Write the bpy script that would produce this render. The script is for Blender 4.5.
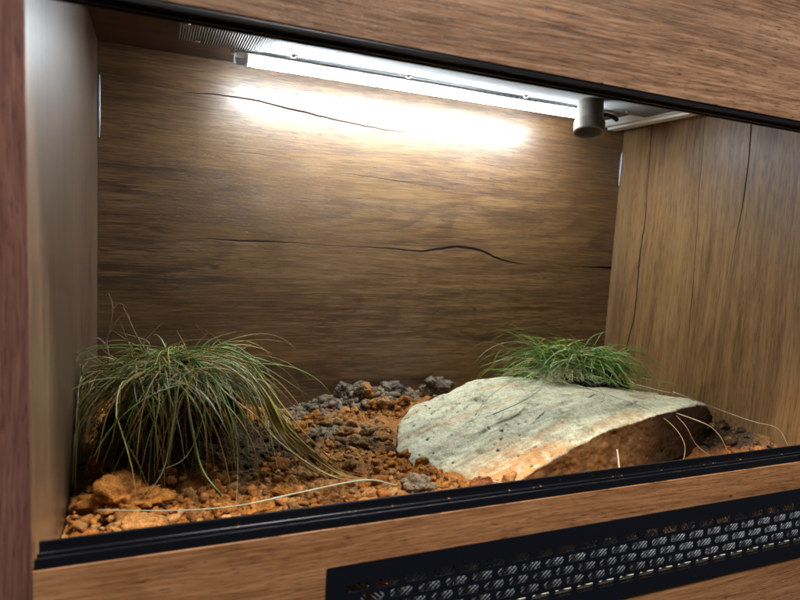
import bpy, bmesh, math, random
from mathutils import Vector, Matrix, noise
import numpy as np

for o in list(bpy.data.objects): bpy.data.objects.remove(o)
scene = bpy.context.scene
COL = scene.collection
random.seed(11)

# ------------------------------------------------------------------ camera
cam_d = bpy.data.cameras.new('camera'); cam = bpy.data.objects.new('camera', cam_d); COL.objects.link(cam)
right = Vector((0.92256768, -0.3817944, 0.0556949)); up = Vector((-0.00960165, 0.12158621, 0.99253443)); fwd = Vector((0.38571582, 0.91621495, -0.10850565))
m = Matrix((right, up, -fwd)).transposed().to_4x4()
m.translation = Vector((0.07582, -0.45998, 0.25039))
cam.matrix_world = m
cam_d.sensor_width = 36; cam_d.lens = 595.14/800*36
cam_d.clip_start = 0.01; cam_d.clip_end = 50
cam_d.dof.use_dof = True; cam_d.dof.focus_distance = 0.86; cam_d.dof.aperture_fstop = 6.5
scene.camera = cam

# ------------------------------------------------------------------ world and light
world = bpy.data.worlds.new('World'); scene.world = world; world.use_nodes = True
bg = world.node_tree.nodes['Background']
bg.inputs[0].default_value = (0.62, 0.70, 0.85, 1); bg.inputs[1].default_value = 0.035
scene.view_settings.view_transform = 'Standard'; scene.view_settings.look = 'None'
scene.view_settings.exposure = 0.65; scene.view_settings.gamma = 1

def area(name, loc, target, size, energy, color, size_y=None):
    l = bpy.data.lights.new(name, 'AREA'); l.energy = energy; l.color = color
    l.shape = 'RECTANGLE'; l.size = size; l.size_y = size_y or size
    o = bpy.data.objects.new(name, l); COL.objects.link(o); o.location = loc
    o.rotation_euler = (Vector(target)-Vector(loc)).to_track_quat('-Z', 'Y').to_euler()
    return o
area('room_ceiling_lamp', (0.58, -0.60, 2.1), (0.55, 0.0, 0.1), 0.45, 108, (1.0, 0.93, 0.88))
area('room_window', (-1.9, -0.75, 0.9), (0.3, 0.0, 0.1), 0.8, 5, (0.72, 0.84, 1.0))
LED_STRENGTH = 185

# ------------------------------------------------------------------ dimensions
W, D, HC, HO = 0.994, 0.554, 0.508, 0.40      # inner width, inner depth, ceiling height, height of the opening
T = 0.017                                      # board thickness
ZF = -0.15                                     # floor panel
RB = -0.26                                     # bottom of the front rail

# ------------------------------------------------------------------ node helpers
class NT:
    def __init__(s, name):
        s.m = bpy.data.materials.new(name); s.m.use_nodes = True
        s.t = s.m.node_tree; s.n = s.t.nodes; s.b = s.n['Principled BSDF']
    def new(s, t, **k):
        n = s.n.new(t)
        for a, v in k.items(): setattr(n, a, v)
        return n
    def link(s, a, b): s.t.links.new(a, b)
    def put(s, sock, v):
        if isinstance(v, bpy.types.NodeSocket): s.link(v, sock)
        else: sock.default_value = v
    def math(s, op, a, b=0.0, c=0.0, clamp=False):
        n = s.new('ShaderNodeMath', operation=op); n.use_clamp = clamp
        s.put(n.inputs[0], a); s.put(n.inputs[1], b); s.put(n.inputs[2], c)
        return n.outputs[0]
    def smooth(s, v, a, b, lo=0.0, hi=1.0):
        n = s.new('ShaderNodeMapRange'); n.interpolation_type = 'SMOOTHSTEP'
        s.put(n.inputs[0], v); s.put(n.inputs[1], a); s.put(n.inputs[2], b)
        n.inputs[3].default_value = lo; n.inputs[4].default_value = hi
        return n.outputs[0]
    def comb(s, x, y, z):
        n = s.new('ShaderNodeCombineXYZ'); s.put(n.inputs[0], x); s.put(n.inputs[1], y); s.put(n.inputs[2], z); return n.outputs[0]
    def noise(s, vec, scale=1.0, detail=4.0, rough=0.55, dist=0.0):
        n = s.new('ShaderNodeTexNoise'); s.put(n.inputs['Vector'], vec)
        n.inputs['Scale'].default_value = scale; n.inputs['Detail'].default_value = detail
        n.inputs['Roughness'].default_value = rough; n.inputs['Distortion'].default_value = dist
        return n.outputs[0]
    def mix(s, f, a, b, blend='MIX'):
        n = s.new('ShaderNodeMix', data_type='RGBA', blend_type=blend); n.clamp_factor = True
        s.put(n.inputs[0], f)
        s.put(n.inputs[6], a if isinstance(a, bpy.types.NodeSocket) else (*a, 1) if len(a) == 3 else a)
        s.put(n.inputs[7], b if isinstance(b, bpy.types.NodeSocket) else (*b, 1) if len(b) == 3 else b)
        return n.outputs[2]
    def ramp(s, f, stops):
        n = s.new('ShaderNodeValToRGB'); e = n.color_ramp.elements
        while len(e) < len(stops): e.new(0.5)
        for i, (p, c) in enumerate(stops): e[i].position = p; e[i].color = (*c, 1)
        s.put(n.inputs[0], f); return n.outputs[0]
    def curve(s, f, pts, handle='AUTO_CLAMPED'):
        n = s.new('ShaderNodeFloatCurve'); c = n.mapping.curves[0]
        while len(c.points) < len(pts): c.points.new(0.5, 0.5)
        for p, (x, y) in zip(c.points, pts): p.location = (x, y); p.handle_type = handle
        n.mapping.update(); s.put(n.inputs['Value'], f); return n.outputs[0]
    def bump(s, h, dist, strength=1.0):
        n = s.new('ShaderNodeBump'); n.inputs['Strength'].default_value = strength
        n.inputs['Distance'].default_value = dist; s.put(n.inputs['Height'], h)
        s.link(n.outputs[0], s.b.inputs['Normal'])

def simple(name, color, rough=0.5, metal=0.0, spec=0.5, bump=None, var=0.0):
    k = NT(name); k.b.inputs['Base Color'].default_value = (*color, 1)
    k.b.inputs['Roughness'].default_value = rough; k.b.inputs['Metallic'].default_value = metal
    k.b.inputs['Specular IOR Level'].default_value = spec
    if bump or var:
        tc = k.new('ShaderNodeTexCoord')
        n = k.noise(tc.outputs['Object'], bump[0] if bump else 60, 4)
        if var:
            k.link(k.mix(k.smooth(n, 0.35, 0.7), tuple(c*(1-var) for c in color), tuple(c*(1+var) for c in color)), k.b.inputs['Base Color'])
        if bump: k.bump(n, bump[1])
    return k.m

def wood(name, u, v, dark, mid, light, seed=0.0, rough=0.42, cracks=(), knots=(), ring=9.0, contrast=1.0, gloss=0.5, swirl=1.0, coat=0.0, pore=820.0):
    """laminated oak board: grain runs along axis u, v is across it"""
    k = NT(name)
    tc = k.new('ShaderNodeTexCoord'); sp = k.new('ShaderNodeSeparateXYZ'); k.link(tc.outputs['Object'], sp.inputs[0])
    U = sp.outputs['XYZ'.index(u)]; V = sp.outputs['XYZ'.index(v)]
    Vw = V; kn = None; knot_mask = None
    for (ku, kv, ru, rv, amp) in knots:
        du = k.math('DIVIDE', k.math('SUBTRACT', U, ku), ru); dv = k.math('DIVIDE', k.math('SUBTRACT', V, kv), rv)
        r2 = k.math('ADD', k.math('MULTIPLY', du, du), k.math('MULTIPLY', dv, dv))
        g = k.math('POWER', 2.718, k.math('MULTIPLY', r2, -1.0))
        Vw = k.math('ADD', Vw, k.math('MULTIPLY', g, amp))
        core = k.math('POWER', 2.718, k.math('MULTIPLY', r2, -3.5))
        knot_mask = core if knot_mask is None else k.math('MAXIMUM', knot_mask, core)
    big = k.noise(k.comb(k.math('MULTIPLY', U, 1.6), k.math('MULTIPLY', V, 5.0), seed), 1.0, 2.0, 0.5)
    Vw = k.math('ADD', Vw, k.math('MULTIPLY', k.math('SUBTRACT', big, 0.5), 0.05*swirl))
    def st(su, sv, off, det=4.0, ro=0.55):
        return k.noise(k.comb(k.math('MULTIPLY', U, su), k.math('MULTIPLY', Vw, sv), seed+off), 1.0, det, ro)
    bands = st(1.3, 17.0, 3.1, 4.0, 0.6)
    bands2 = st(3.0, 90.0, 5.7, 5.0, 0.65)
    fib = st(20.0, 430.0, 8.3, 3.0, 0.65)
    fine = st(45.0, 1100.0, 2.2, 2.0, 0.6)
    field = st(1.1, 5.0, 12.4, 1.5, 0.5)
    rp = k.math('FRACT', k.math('MULTIPLY', k.math('ADD', field, k.math('MULTIPLY', fib, 0.012)), ring*2.4))
    ringm = k.math('MULTIPLY', k.smooth(rp, 0.45, 0.97), k.smooth(rp, 0.97, 1.0, 1.0, 0.0))
    ringm = k.math('MULTIPLY', ringm, k.smooth(st(1.5, 9.0, 20.0, 2.0), 0.42, 0.62))
    tone = k.math('ADD', k.math('MULTIPLY', bands, 0.50), k.math('MULTIPLY', bands2, 0.50))
    tone = k.math('ADD', tone, k.math('MULTIPLY', k.math('SUBTRACT', fib, 0.5), 0.85*contrast))
    tone = k.math('SUBTRACT', tone, k.math('MULTIPLY', ringm, 0.13*contrast))
    col = k.ramp(tone, [(0.28, dark), (0.5, mid), (0.72, light)])
    hue = st(0.9, 6.0, 31.0, 2.0)
    col = k.mix(k.smooth(hue, 0.45, 0.7, 0.0, 0.35), col, tuple(0.5*a+0.5*b for a, b in zip(mid, (mid[0]*0.9, mid[0]*0.75, mid[0]*0.62))))
    pore_n = st(pore*0.06, pore, 40.0, 2.0, 0.5)
    pores = k.smooth(pore_n, 0.57, 0.65)
    pores = k.math('MULTIPLY', pores, k.smooth(bands2, 0.66, 0.46))
    col = k.mix(k.math('MULTIPLY', pores, 0.75*contrast), col, tuple(c*0.32 for c in dark))
    if knot_mask is not None:
        kb = k.noise(k.comb(k.math('MULTIPLY', U, 60), k.math('MULTIPLY', V, 260), seed), 1.0, 4.0)
        col = k.mix(k.math('MULTIPLY', knot_mask, k.smooth(kb, 0.3, 0.6, 0.3, 1.0)), col, tuple(c*0.2 for c in dark))
    cmask = None
    jit = k.noise(k.comb(k.math('MULTIPLY', U, 40), 3.0, seed), 1.0, 4.0)
    for (pts, wpts, wmax) in cracks:
        Un = k.math('ADD', U, 0.1)
        c = k.curve(Un, [(a+0.1, b) for a, b in pts]); wd = k.math('MAXIMUM', k.curve(Un, [(a+0.1, b) for a, b in wpts], 'VECTOR'), 0.0)
        d = k.math('ABSOLUTE', k.math('SUBTRACT', k.math('ADD', V, k.math('MULTIPLY', k.math('SUBTRACT', jit, 0.5), 0.004)), c))
        d = k.math('DIVIDE', d, k.math('ADD', k.math('MULTIPLY', wd, wmax), 0.00001))
        mm = k.math('MULTIPLY', k.smooth(d, 0.55, 1.25, 1.0, 0.0), k.smooth(wd, 0.02, 0.15))
        cmask = mm if cmask is None else k.math('MAXIMUM', cmask, mm)
    h = k.math('ADD', k.math('MULTIPLY', fib, 0.6), k.math('MULTIPLY', fine, 0.4))
    h = k.math('SUBTRACT', h, k.math('MULTIPLY', pores, 0.8))
    if cmask is not None:
        col = k.mix(k.math('MULTIPLY', cmask, 0.93), col, (0.006, 0.006, 0.008))
        h = k.math('SUBTRACT', h, k.math('MULTIPLY', cmask, 1.5))
    k.link(col, k.b.inputs['Base Color'])
    ro_ = k.math('ADD', k.math('MULTIPLY', fib, 0.16), rough-0.08)
    if cmask is not None:
        ro_ = k.math('ADD', ro_, k.math('MULTIPLY', cmask, 0.5))
        k.link(k.math('MULTIPLY', k.math('SUBTRACT', 1.0, cmask), gloss), k.b.inputs['Specular IOR Level'])
    k.link(ro_, k.b.inputs['Roughness'])
    if cmask is None: k.b.inputs['Specular IOR Level'].default_value = gloss
    k.b.inputs['Coat Weight'].default_value = coat; k.b.inputs['Coat Roughness'].default_value = 0.42
    k.bump(h, 0.00022, 0.7)
    return k.m

# ------------------------------------------------------------------ materials
back_cracks = [
    ([(-0.1, 0.446), (0.085, 0.446), (0.129, 0.452), (0.204, 0.455), (0.285, 0.448), (0.39, 0.438), (0.475, 0.434), (0.56, 0.436), (0.9, 0.44)],
     [(-0.1, 0.0), (0.11, 0.0), (0.15, 0.55), (0.3, 0.9), (0.42, 0.6), (0.5, 0.15), (0.56, 0.0), (0.9, 0.0)], 0.0017),
    ([(-0.1, 0.225), (0.382, 0.225), (0.458, 0.225), (0.538, 0.2225), (0.579, 0.229), (0.621, 0.234), (0.666, 0.229), (0.712, 0.214), (0.769, 0.206), (0.9, 0.2)],
     [(-0.1, 0.0), (0.38, 0.0), (0.42, 0.3), (0.52, 0.55), (0.58, 0.95), (0.68, 1.0), (0.72, 0.75), (0.79, 0.0), (0.9, 0.0)], 0.0026),
    ([(-0.1, 0.226), (0.154, 0.2265), (0.21, 0.226), (0.27, 0.227), (0.382, 0.2245), (0.5, 0.226), (0.6, 0.215), (0.7, 0.2), (0.9, 0.19)],
     [(-0.1, 0.0), (0.13, 0.0), (0.2, 0.9), (0.25, 1.0), (0.3, 0.35), (0.38, 0.3), (0.42, 0.0), (0.6, 0.0), (0.9, 0.0)], 0.0015),
    ([(-0.1, 0.205), (0.3, 0.205), (0.5, 0.205), (0.9, 0.2052)], [(-0.1, 0.0), (0.85, 0.0), (0.88, 0.0), (0.9, 0.8)], 0.0006),
    ([(-0.1, 0.33), (0.3, 0.352), (0.42, 0.350), (0.55, 0.343), (0.9, 0.33)], [(-0.1, 0.0), (0.36, 0.0), (0.44, 0.6), (0.52, 0.3), (0.57, 0.0), (0.9, 0.0)], 0.0011),
    ([(-0.1, 0.36), (0.2, 0.37), (0.3, 0.366), (0.9, 0.36)], [(-0.1, 0.0), (0.19, 0.0), (0.23, 0.7), (0.28, 0.2), (0.32, 0.0), (0.9, 0.0)], 0.0010),
]
m_back = wood('oak_back', 'X', 'Z', (0.048, 0.0205, 0.0075), (0.130, 0.064, 0.0225), (0.225, 0.130, 0.052), seed=4.0, rough=0.38, gloss=1.0, swirl=0.55, contrast=1.15,
              cracks=back_cracks, knots=[(0.691, 0.056, 0.05, 0.013, 0.012), (0.08, 0.24, 0.02, 0.006, -0.006), (0.172, 0.18, 0.012, 0.006, 0.005),
                                         (0.664, 0.112, 0.010, 0.004, 0.004), (0.86, 0.17, 0.10, 0.03, 0.0), (0.42, 0.19, 0.06, 0.022, 0.018)][:4], ring=9.0)
# right wall: grain runs up; curve coordinate is Z, offset coordinate is Y
right_cracks = [
    ([(-0.1, 0.49), (0.049, 0.487), (0.124, 0.474), (0.229, 0.476), (0.31, 0.472), (0.392, 0.475), (0.447, 0.477), (0.6, 0.48)],
     [(-0.1, 0.0), (0.0, 0.4), (0.06, 0.8), (0.2, 1.0), (0.3, 0.8), (0.36, 0.35), (0.43, 0.5), (0.6, 0.4)], 0.0017),
    ([(-0.1, 0.28), (0.1, 0.275), (0.258, 0.265), (0.377, 0.257), (0.461, 0.259), (0.6, 0.262)],
     [(-0.1, 0.0), (0.17, 0.0), (0.26, 0.35), (0.34, 0.9), (0.45, 0.8), (0.6, 0.6)], 0.0013),
    ([(-0.1, 0.335), (0.087, 0.337), (0.237, 0.342), (0.383, 0.350), (0.6, 0.353)],
     [(-0.1, 0.2), (0.05, 0.25), (0.18, 0.7), (0.26, 0.5), (0.33, 0.8), (0.6, 0.0)], 0.0010),
]
m_right = wood('oak_right', 'Z', 'Y', (0.105, 0.048, 0.015), (0.225, 0.117, 0.040), (0.32, 0.185, 0.074), seed=9.3, rough=0.42, cracks=right_cracks, ring=7.0, contrast=0.85, swirl=0.7)
m_left = wood('oak_left', 'Z', 'Y', (0.050, 0.025, 0.011), (0.150, 0.084, 0.038), (0.25, 0.150, 0.074), seed=17.3, rough=0.33, ring=6.0, contrast=1.0, gloss=1.0, coat=1.0)
m_post = wood('oak_edge_band', 'Z', 'X', (0.050, 0.019, 0.013), (0.10, 0.040, 0.027), (0.165, 0.074, 0.05), seed=22.0, rough=0.45, contrast=0.8)
m_fascia = wood('oak_fascia', 'X', 'Z', (0.065, 0.032, 0.016), (0.160, 0.088, 0.048), (0.26, 0.155, 0.090), gloss=0.22, swirl=0.6, pore=1250.0, seed=31.0, rough=0.45, ring=5.0, knots=[(0.47, 0.52, 0.05, 0.02, 0.02)][:0], contrast=1.1)
m_rail = wood('oak_rail', 'X', 'Z', (0.125, 0.052, 0.018), (0.235, 0.108, 0.043), (0.33, 0.170, 0.078), seed=47.0, gloss=0.25, swirl=0.6, pore=1250.0, rough=0.45, ring=7.0, contrast=1.0, knots=[(0.70, -0.03, 0.006, 0.004, 0.002)])
m_ceil = wood('oak_ceiling', 'X', 'Y', (0.025, 0.010, 0.005), (0.060, 0.024, 0.012), (0.10, 0.045, 0.023), seed=53.0, rough=0.45)  # palette darkened, the shadow under the ceiling is put into the wood colour
m_black = simple('black_plastic', (0.004, 0.004, 0.006), 0.35, spec=0.4)
m_black_track = simple('black_track', (0.0035, 0.004, 0.006), 0.25, spec=0.45)
m_grille = simple('black_grille', (0.0025, 0.003, 0.0055), 0.42, spec=0.3)
m_wire = simple('wire_mesh', (0.21, 0.24, 0.26), 0.5, metal=0.1)
m_ledge = simple('raw_ledge', (0.55, 0.50, 0.38), 0.6)
m_steel = simple('galvanised_steel', (0.15, 0.155, 0.15), 0.6, metal=0.25)
m_screw = simple('screw_steel', (0.75, 0.76, 0.78), 0.22, metal=1.0)
m_white = simple('white_profile', (0.80, 0.81, 0.80), 0.4)
m_nozzle = simple('grey_beige_plastic', (0.20, 0.18, 0.155), 0.45, bump=(300, 0.0002))
m_dark_in = simple('dark_socket', (0.02, 0.02, 0.02), 0.6)
m_silicone = simple('clear_silicone', (0.55, 0.60, 0.66), 0.15, spec=0.8)
m_cable = simple('black_cable', (0.012, 0.012, 0.014), 0.4)
k = NT('led_tube'); k.b.inputs['Base Color'].default_value = (0.9, 0.92, 0.95, 1)
k.b.inputs['Emission Color'].default_value = (0.86, 0.95, 1.0, 1); k.b.inputs['Emission Strength'].default_value = LED_STRENGTH; m_led = k.m
k = NT('led_tube_side'); k.b.inputs['Base Color'].default_value = (0.9, 0.92, 0.95, 1)
k.b.inputs['Emission Color'].default_value = (0.90, 0.96, 1.0, 1); k.b.inputs['Emission Strength'].default_value = 1.0; m_glow = k.m
k = NT('led_tube_front'); k.b.inputs['Base Color'].default_value = (0.9, 0.92, 0.95, 1)
k.b.inputs['Emission Color'].default_value = (0.84, 0.93, 1.0, 1); k.b.inputs['Emission Strength'].default_value = 82; m_mid = k.m
k = NT('clear_cap'); k.b.inputs['Base Color'].default_value = (0.85, 0.93, 1.0, 1); k.b.inputs['Roughness'].default_value = 0.12
k.b.inputs['Transmission Weight'].default_value = 0.75; k.b.inputs['IOR'].default_value = 1.45; m_cap = k.m

def attr_color_mat(name, rough=0.9, noise_scale=900, bumpd=0.0006, var=0.45, spec=0.2, subsurf=0.0):
    k = NT(name)
    at = k.new('ShaderNodeAttribute', attribute_name='tint')
    tc = k.new('ShaderNodeTexCoord')
    n = k.noise(tc.outputs['Object'], noise_scale, 5, 0.65)
    n2 = k.noise(tc.outputs['Object'], noise_scale*0.17, 4, 0.6)
    f = k.math('MULTIPLY', k.smooth(n, 0.3, 0.7, 1-var, 1+var*0.5), k.smooth(n2, 0.3, 0.7, 1-var*0.6, 1+var*0.3))
    cc = k.new('ShaderNodeVectorMath', operation='SCALE'); k.link(at.outputs['Color'], cc.inputs[0]); k.link(f, cc.inputs['Scale'])
    k.link(cc.outputs[0], k.b.inputs['Base Color'])
    k.b.inputs['Roughness'].default_value = rough; k.b.inputs['Specular IOR Level'].default_value = spec
    k.bump(k.math('ADD', n, k.math('MULTIPLY', n2, 1.5)), bumpd, 0.9)
    return k.m
m_soil = attr_color_mat('soil', noise_scale=1100, bumpd=0.0013, var=0.6, rough=1.0, spec=0.05)
m_clod = attr_color_mat('clod_soil', noise_scale=900, bumpd=0.0018, var=0.6, rough=1.0, spec=0.05)
k = NT('blade'); at = k.new('ShaderNodeAttribute', attribute_name='tint')
k.link(at.outputs['Color'], k.b.inputs['Base Color']); k.b.inputs['Roughness'].default_value = 0.42
k.b.inputs['Specular IOR Level'].default_value = 0.45; m_blade = k.m

# ------------------------------------------------------------------ mesh helpers
def link(name, bm, mat, parent=None, smooth=False, bevel=0.0):
    me = bpy.data.meshes.new(name); bm.to_mesh(me); bm.free()
    me.materials.append(mat)
    if smooth: me.polygons.foreach_set('use_smooth', [True]*len(me.polygons))
    o = bpy.data.objects.new(name, me); COL.objects.link(o)
    if parent: o.parent = parent; o.location = -Vector(parent.location)
    if bevel:
        b = o.modifiers.new('bevel', 'BEVEL'); b.width = bevel; b.segments = 2; b.limit_method = 'ANGLE'
    return o
def pymesh(name, verts, faces, mat, parent=None, colors=None, smooth=False):
    me = bpy.data.meshes.new(name); me.from_pydata(verts, [], faces); me.update()
    me.materials.append(mat)
    if colors is not None:
        ca = me.color_attributes.new('tint', 'FLOAT_COLOR', 'POINT')
        a = np.ones((len(verts), 4), dtype=np.float32); a[:, :3] = np.asarray(colors, dtype=np.float32); ca.data.foreach_set('color', a.ravel())
    if smooth: me.polygons.foreach_set('use_smooth', [True]*len(me.polygons))
    o = bpy.data.objects.new(name, me); COL.objects.link(o)
    if parent: o.parent = parent; o.location = -Vector(parent.location)
    return o
def box(bm, x0, x1, y0, y1, z0, z1):
    v = [bm.verts.new((x, y, z)) for x in (x0, x1) for y in (y0, y1) for z in (z0, z1)]
    for f in ((0, 1, 3, 2), (4, 6, 7, 5), (0, 4, 5, 1), (2, 3, 7, 6), (0, 2, 6, 4), (1, 5, 7, 3)): bm.faces.new([v[i] for i in f])
    bmesh.ops.recalc_face_normals(bm, faces=bm.faces)
def cyl(bm, a, b, r1, r2=None, seg=24, caps=True):
    a, b = Vector(a), Vector(b); r2 = r1 if r2 is None else r2
    q = (b-a).to_track_quat('Z', 'Y')
    A = [bm.verts.new(a+q@Vector((math.cos(t)*r1, math.sin(t)*r1, 0))) for t in [2*math.pi*i/seg for i in range(seg)]]
    B = [bm.verts.new(b+q@Vector((math.cos(t)*r2, math.sin(t)*r2, 0))) for t in [2*math.pi*i/seg for i in range(seg)]]
    for i in range(seg): bm.faces.new((A[i], A[(i+1) % seg], B[(i+1) % seg], B[i]))
    if caps: bm.faces.new(A[::-1]); bm.faces.new(B)
def tube_path(bm, pts, r, seg=6):
    """tapering tube through points; r number or list"""
    pts = [Vector(p) for p in pts]; rings = []
    for i, p in enumerate(pts):
        t = (pts[min(i+1, len(pts)-1)]-pts[max(i-1, 0)]).normalized()
        s = t.cross(Vector((0.13, 0.2, 1))).normalized(); w = t.cross(s)
        rr = r[i] if isinstance(r, (list, tuple)) else r
        rings.append([bm.verts.new(p+(s*math.cos(2*math.pi*j/seg)+w*math.sin(2*math.pi*j/seg))*rr) for j in range(seg)])
    for A, B in zip(rings, rings[1:]):
        for j in range(seg): bm.faces.new((A[j], A[(j+1) % seg], B[(j+1) % seg], B[j]))
    bm.faces.new(rings[0][::-1]); bm.faces.new(rings[-1])
def smooth_path(pts, n=8):
    pts = [Vector(p) for p in pts]; out = []
    P = [pts[0]*2-pts[1]]+pts+[pts[-1]*2-pts[-2]]
    for i in range(1, len(P)-2):
        for j in range(n):
            t = j/n; a, b, c, d = P[i-1], P[i], P[i+1], P[i+2]
            out.append(0.5*((2*b)+(c-a)*t+(2*a-5*b+4*c-d)*t*t+(3*b-a-3*c+d)*t**3))
    out.append(pts[-1]); return out
def thing(name, label, cat, loc=(0, 0, 0), group=None):
    o = bpy.data.objects.new(name, None); COL.objects.link(o); o.location = loc; o.empty_display_size = 0.02
    o['label'] = label; o['category'] = cat
    if group: o['group'] = group
    return o
def tag(o, label, cat, group=None, kind=None):
    if label: o['label'] = label
    if cat: o['category'] = cat
    if group: o['group'] = group
    if kind: o['kind'] = kind
    return o

# ------------------------------------------------------------------ the terrarium cabinet
cab = thing('terrarium', 'brown oak wood terrarium cabinet with open front, black tracks and vent strip', 'terrarium', (W/2, D/2, ZF))
def board(name, b, mat, bevel=0.0006):
    bm = bmesh.new(); box(bm, *b); return link(name, bm, mat, cab, bevel=bevel)
board('back_panel', (0, W, D, D+T, ZF, HC), m_back, 0)
s = board('side_panel', (-0.040, -0.0004, 0.0035, D+T, RB, 0.62), m_left, 0)
s.data.materials.append(m_post)
board('edge_band', (-0.040, -0.0002, 0.0, 0.0033, RB, 0.62), m_post, 0.0008)
board('side_panel', (W+0.0004, W+T, 0.0, D+T, RB, 0.62), m_right, 0)
board('ceiling_panel', (0, W, T+0.002, D, HC, HC+T), m_ceil, 0)
board('floor_panel', (0, W, T+0.002, D, ZF-T, ZF), m_rail, 0)
board('fascia_board', (0.0, W, 0.0, T, HO, 0.62), m_fascia, 0.001)
# silicone seams in the back corners, shortened to the stretch that carries the highlight
for x in (0.0022, W-0.0022):
    bm = bmesh.new(); pts = [(x+random.uniform(-.0004, .0004), D-0.0022, z/100) for z in (range(37, 47) if x < .5 else range(38, 46))]
    tube_path(bm, pts, [0.0016*(0.35+1.0*math.sin(math.pi*(i_+.4)/len(pts))**.7*(.5+random.random()*.5)) for i_, p in enumerate(pts)], 8)
    link('silicone_seam_glint', bm, m_silicone, cab, True)
# front rail with the vent cut-out
GX0, GX1, GT, GB = 0.216, 0.955, -0.0345, -0.126
bm = bmesh.new()
cx0, cx1, ct, cb = GX0+0.010, GX1-0.010, -0.048, -0.113
def frame_prism(bm, o, i, y0, y1):
    ox0, ox1, oz0, oz1 = o; ix0, ix1, iz0, iz1 = i
    O = [(ox0, oz0), (ox1, oz0), (ox1, oz1), (ox0, oz1)]; I = [(ix0, iz0), (ix1, iz0), (ix1, iz1), (ix0, iz1)]
    V = {}
    for kk, L in (('O', O), ('I', I)):
        for y in (y0, y1): V[kk, y] = [bm.verts.new((x, y, z)) for x, z in L]
    for j in range(4):
        n = (j+1) % 4
        bm.faces.new((V['O', y0][j], V['O', y0][n], V['I', y0][n], V['I', y0][j]))
        bm.faces.new((V['O', y1][n], V['O', y1][j], V['I', y1][j], V['I', y1][n]))
        bm.faces.new((V['O', y0][n], V['O', y0][j], V['O', y1][j], V['O', y1][n]))
        bm.faces.new((V['I', y0][j], V['I', y0][n], V['I', y1][n], V['I', y1][j]))
    bmesh.ops.recalc_face_normals(bm, faces=bm.faces)
frame_prism(bm, (0.0, W, RB, 0.0), (cx0, cx1, cb, ct), 0.0, T)
link('bottom_rail', bm, m_rail, cab, bevel=0.0007)

# lower sliding track: E-shaped black profile on the rail
bm = bmesh.new()
prof = [(0.0008, 0.0004), (0.0008, 0.0085), (0.0028, 0.0085), (0.0028, 0.003), (0.0110, 0.003), (0.0110, 0.0070), (0.0122, 0.0070), (0.0122, 0.003), (0.0205, 0.003),
        (0.0205, 0.0115), (0.0228, 0.0115), (0.0228, 0.0004)]
def extrude_x(bm, prof, x0, x1):
    A = [bm.verts.new((x0, y, z)) for y, z in prof]; B = [bm.verts.new((x1, y, z)) for y, z in prof]
    n = len(prof)
    for i in range(n): bm.faces.new((A[i], A[(i+1) % n], B[(i+1) % n], B[i]))
    bm.faces.new(A); bm.faces.new(B[::-1]); bmesh.ops.recalc_face_normals(bm, faces=bm.faces)
extrude_x(bm, prof, 0.0012, W-0.001)
link('sliding_track', bm, m_black_track, cab, bevel=0.0004)
# upper track, open side down
bm = bmesh.new()
up_prof = [(0.0006, HO-0.0004), (0.0006, HO-0.004), (0.003, HO-0.004), (0.003, HO-0.0015), (0.015, HO-0.0015), (0.015, HO-0.0045), (0.0175, HO-0.0045), (0.0175, HO-0.0015), (0.0235, HO-0.0015), (0.0235, HO-0.0045), (0.0255, HO-0.0045), (0.0255, HO-0.0004)]
extrude_x(bm, up_prof, 0.001, W-0.001)
link('sliding_track', bm, m_black, cab, bevel=0.0004)

# vent grille: black plate with five staggered rows of slots
cu = bpy.data.curves.new('vent', 'CURVE'); cu.dimensions = '2D'; cu.fill_mode = 'BOTH'; cu.extrude = 0.0004
def spl(pts):
    s_ = cu.splines.new('POLY'); s_.points.add(len(pts)-1); s_.use_cyclic_u = True
    for p, (x, y) in zip(s_.points, pts): p.co = (x, y, 0, 1)
spl([(GX0, GB), (GX1, GB), (GX1, GT), (GX0, GT)])
SP, SL, SH = 0.028, 0.0222, 0.0080
for row in range(5):
    zc = -0.0565-0.0119*row; x = 0.2445+(0.0140*row) % SP
    while x+SL/2 < GX1-0.015:
        pts = []; rr = SH/2
        for sx, a0 in ((1, -90), (-1, 90)):
            for j in range(7):
                a = math.radians(a0+30*j); pts.append((x+sx*(SL/2-rr*.75)+math.cos(a)*rr*.75, zc+math.sin(a)*rr))
        spl(pts); x += SP
co = bpy.data.objects.new('tmp', cu); COL.objects.link(co)
me = bpy.data.meshes.new_from_object(co.evaluated_get(bpy.context.evaluated_depsgraph_get()))
bpy.data.objects.remove(co)
me.transform(Matrix.Translation((0, -0.0008, 0)) @ Matrix.Rotation(math.pi/2, 4, 'X')); me.materials.clear(); me.materials.append(m_grille); me.name = 'vent_grille'
gr = bpy.data.objects.new('vent_grille', me); COL.objects.link(gr); gr.parent = cab; gr.location = -Vector(cab.location)
# diamond wire mesh behind the slots
bm = bmesh.new()
zt, zb = -0.050, -0.111
step = 0.0052; h = zt-zb
def wire(bm, x0, z0, x1, z1, y):
    d = Vector((x1-x0, 0, z1-z0)).normalized(); n = Vector((-d.z, 0, d.x))*0.00042
    a = Vector((x0, y, z0)); b = Vector((x1, y, z1))
    v = [bm.verts.new(p) for p in (a-n, a+n, b+n, b-n)]; w = [bm.verts.new(p.co+Vector((0, 0.0007, 0))) for p in v]
    bm.faces.new(v); bm.faces.new(w[::-1])
    for i in range(4): bm.faces.new((v[i], w[i], w[(i+1) % 4], v[(i+1) % 4]))
x = cx0+0.001
run = h*1.1
while x+run < cx1:
    wire(bm, x, zb, x+run, zt, 0.0024); wire(bm, x+run, zb, x, zt, 0.0034); x += step
bmesh.ops.recalc_face_normals(bm, faces=bm.faces)
wm = link('vent_mesh', bm, m_wire, gr); wm.location = (0, 0, 0)
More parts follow.
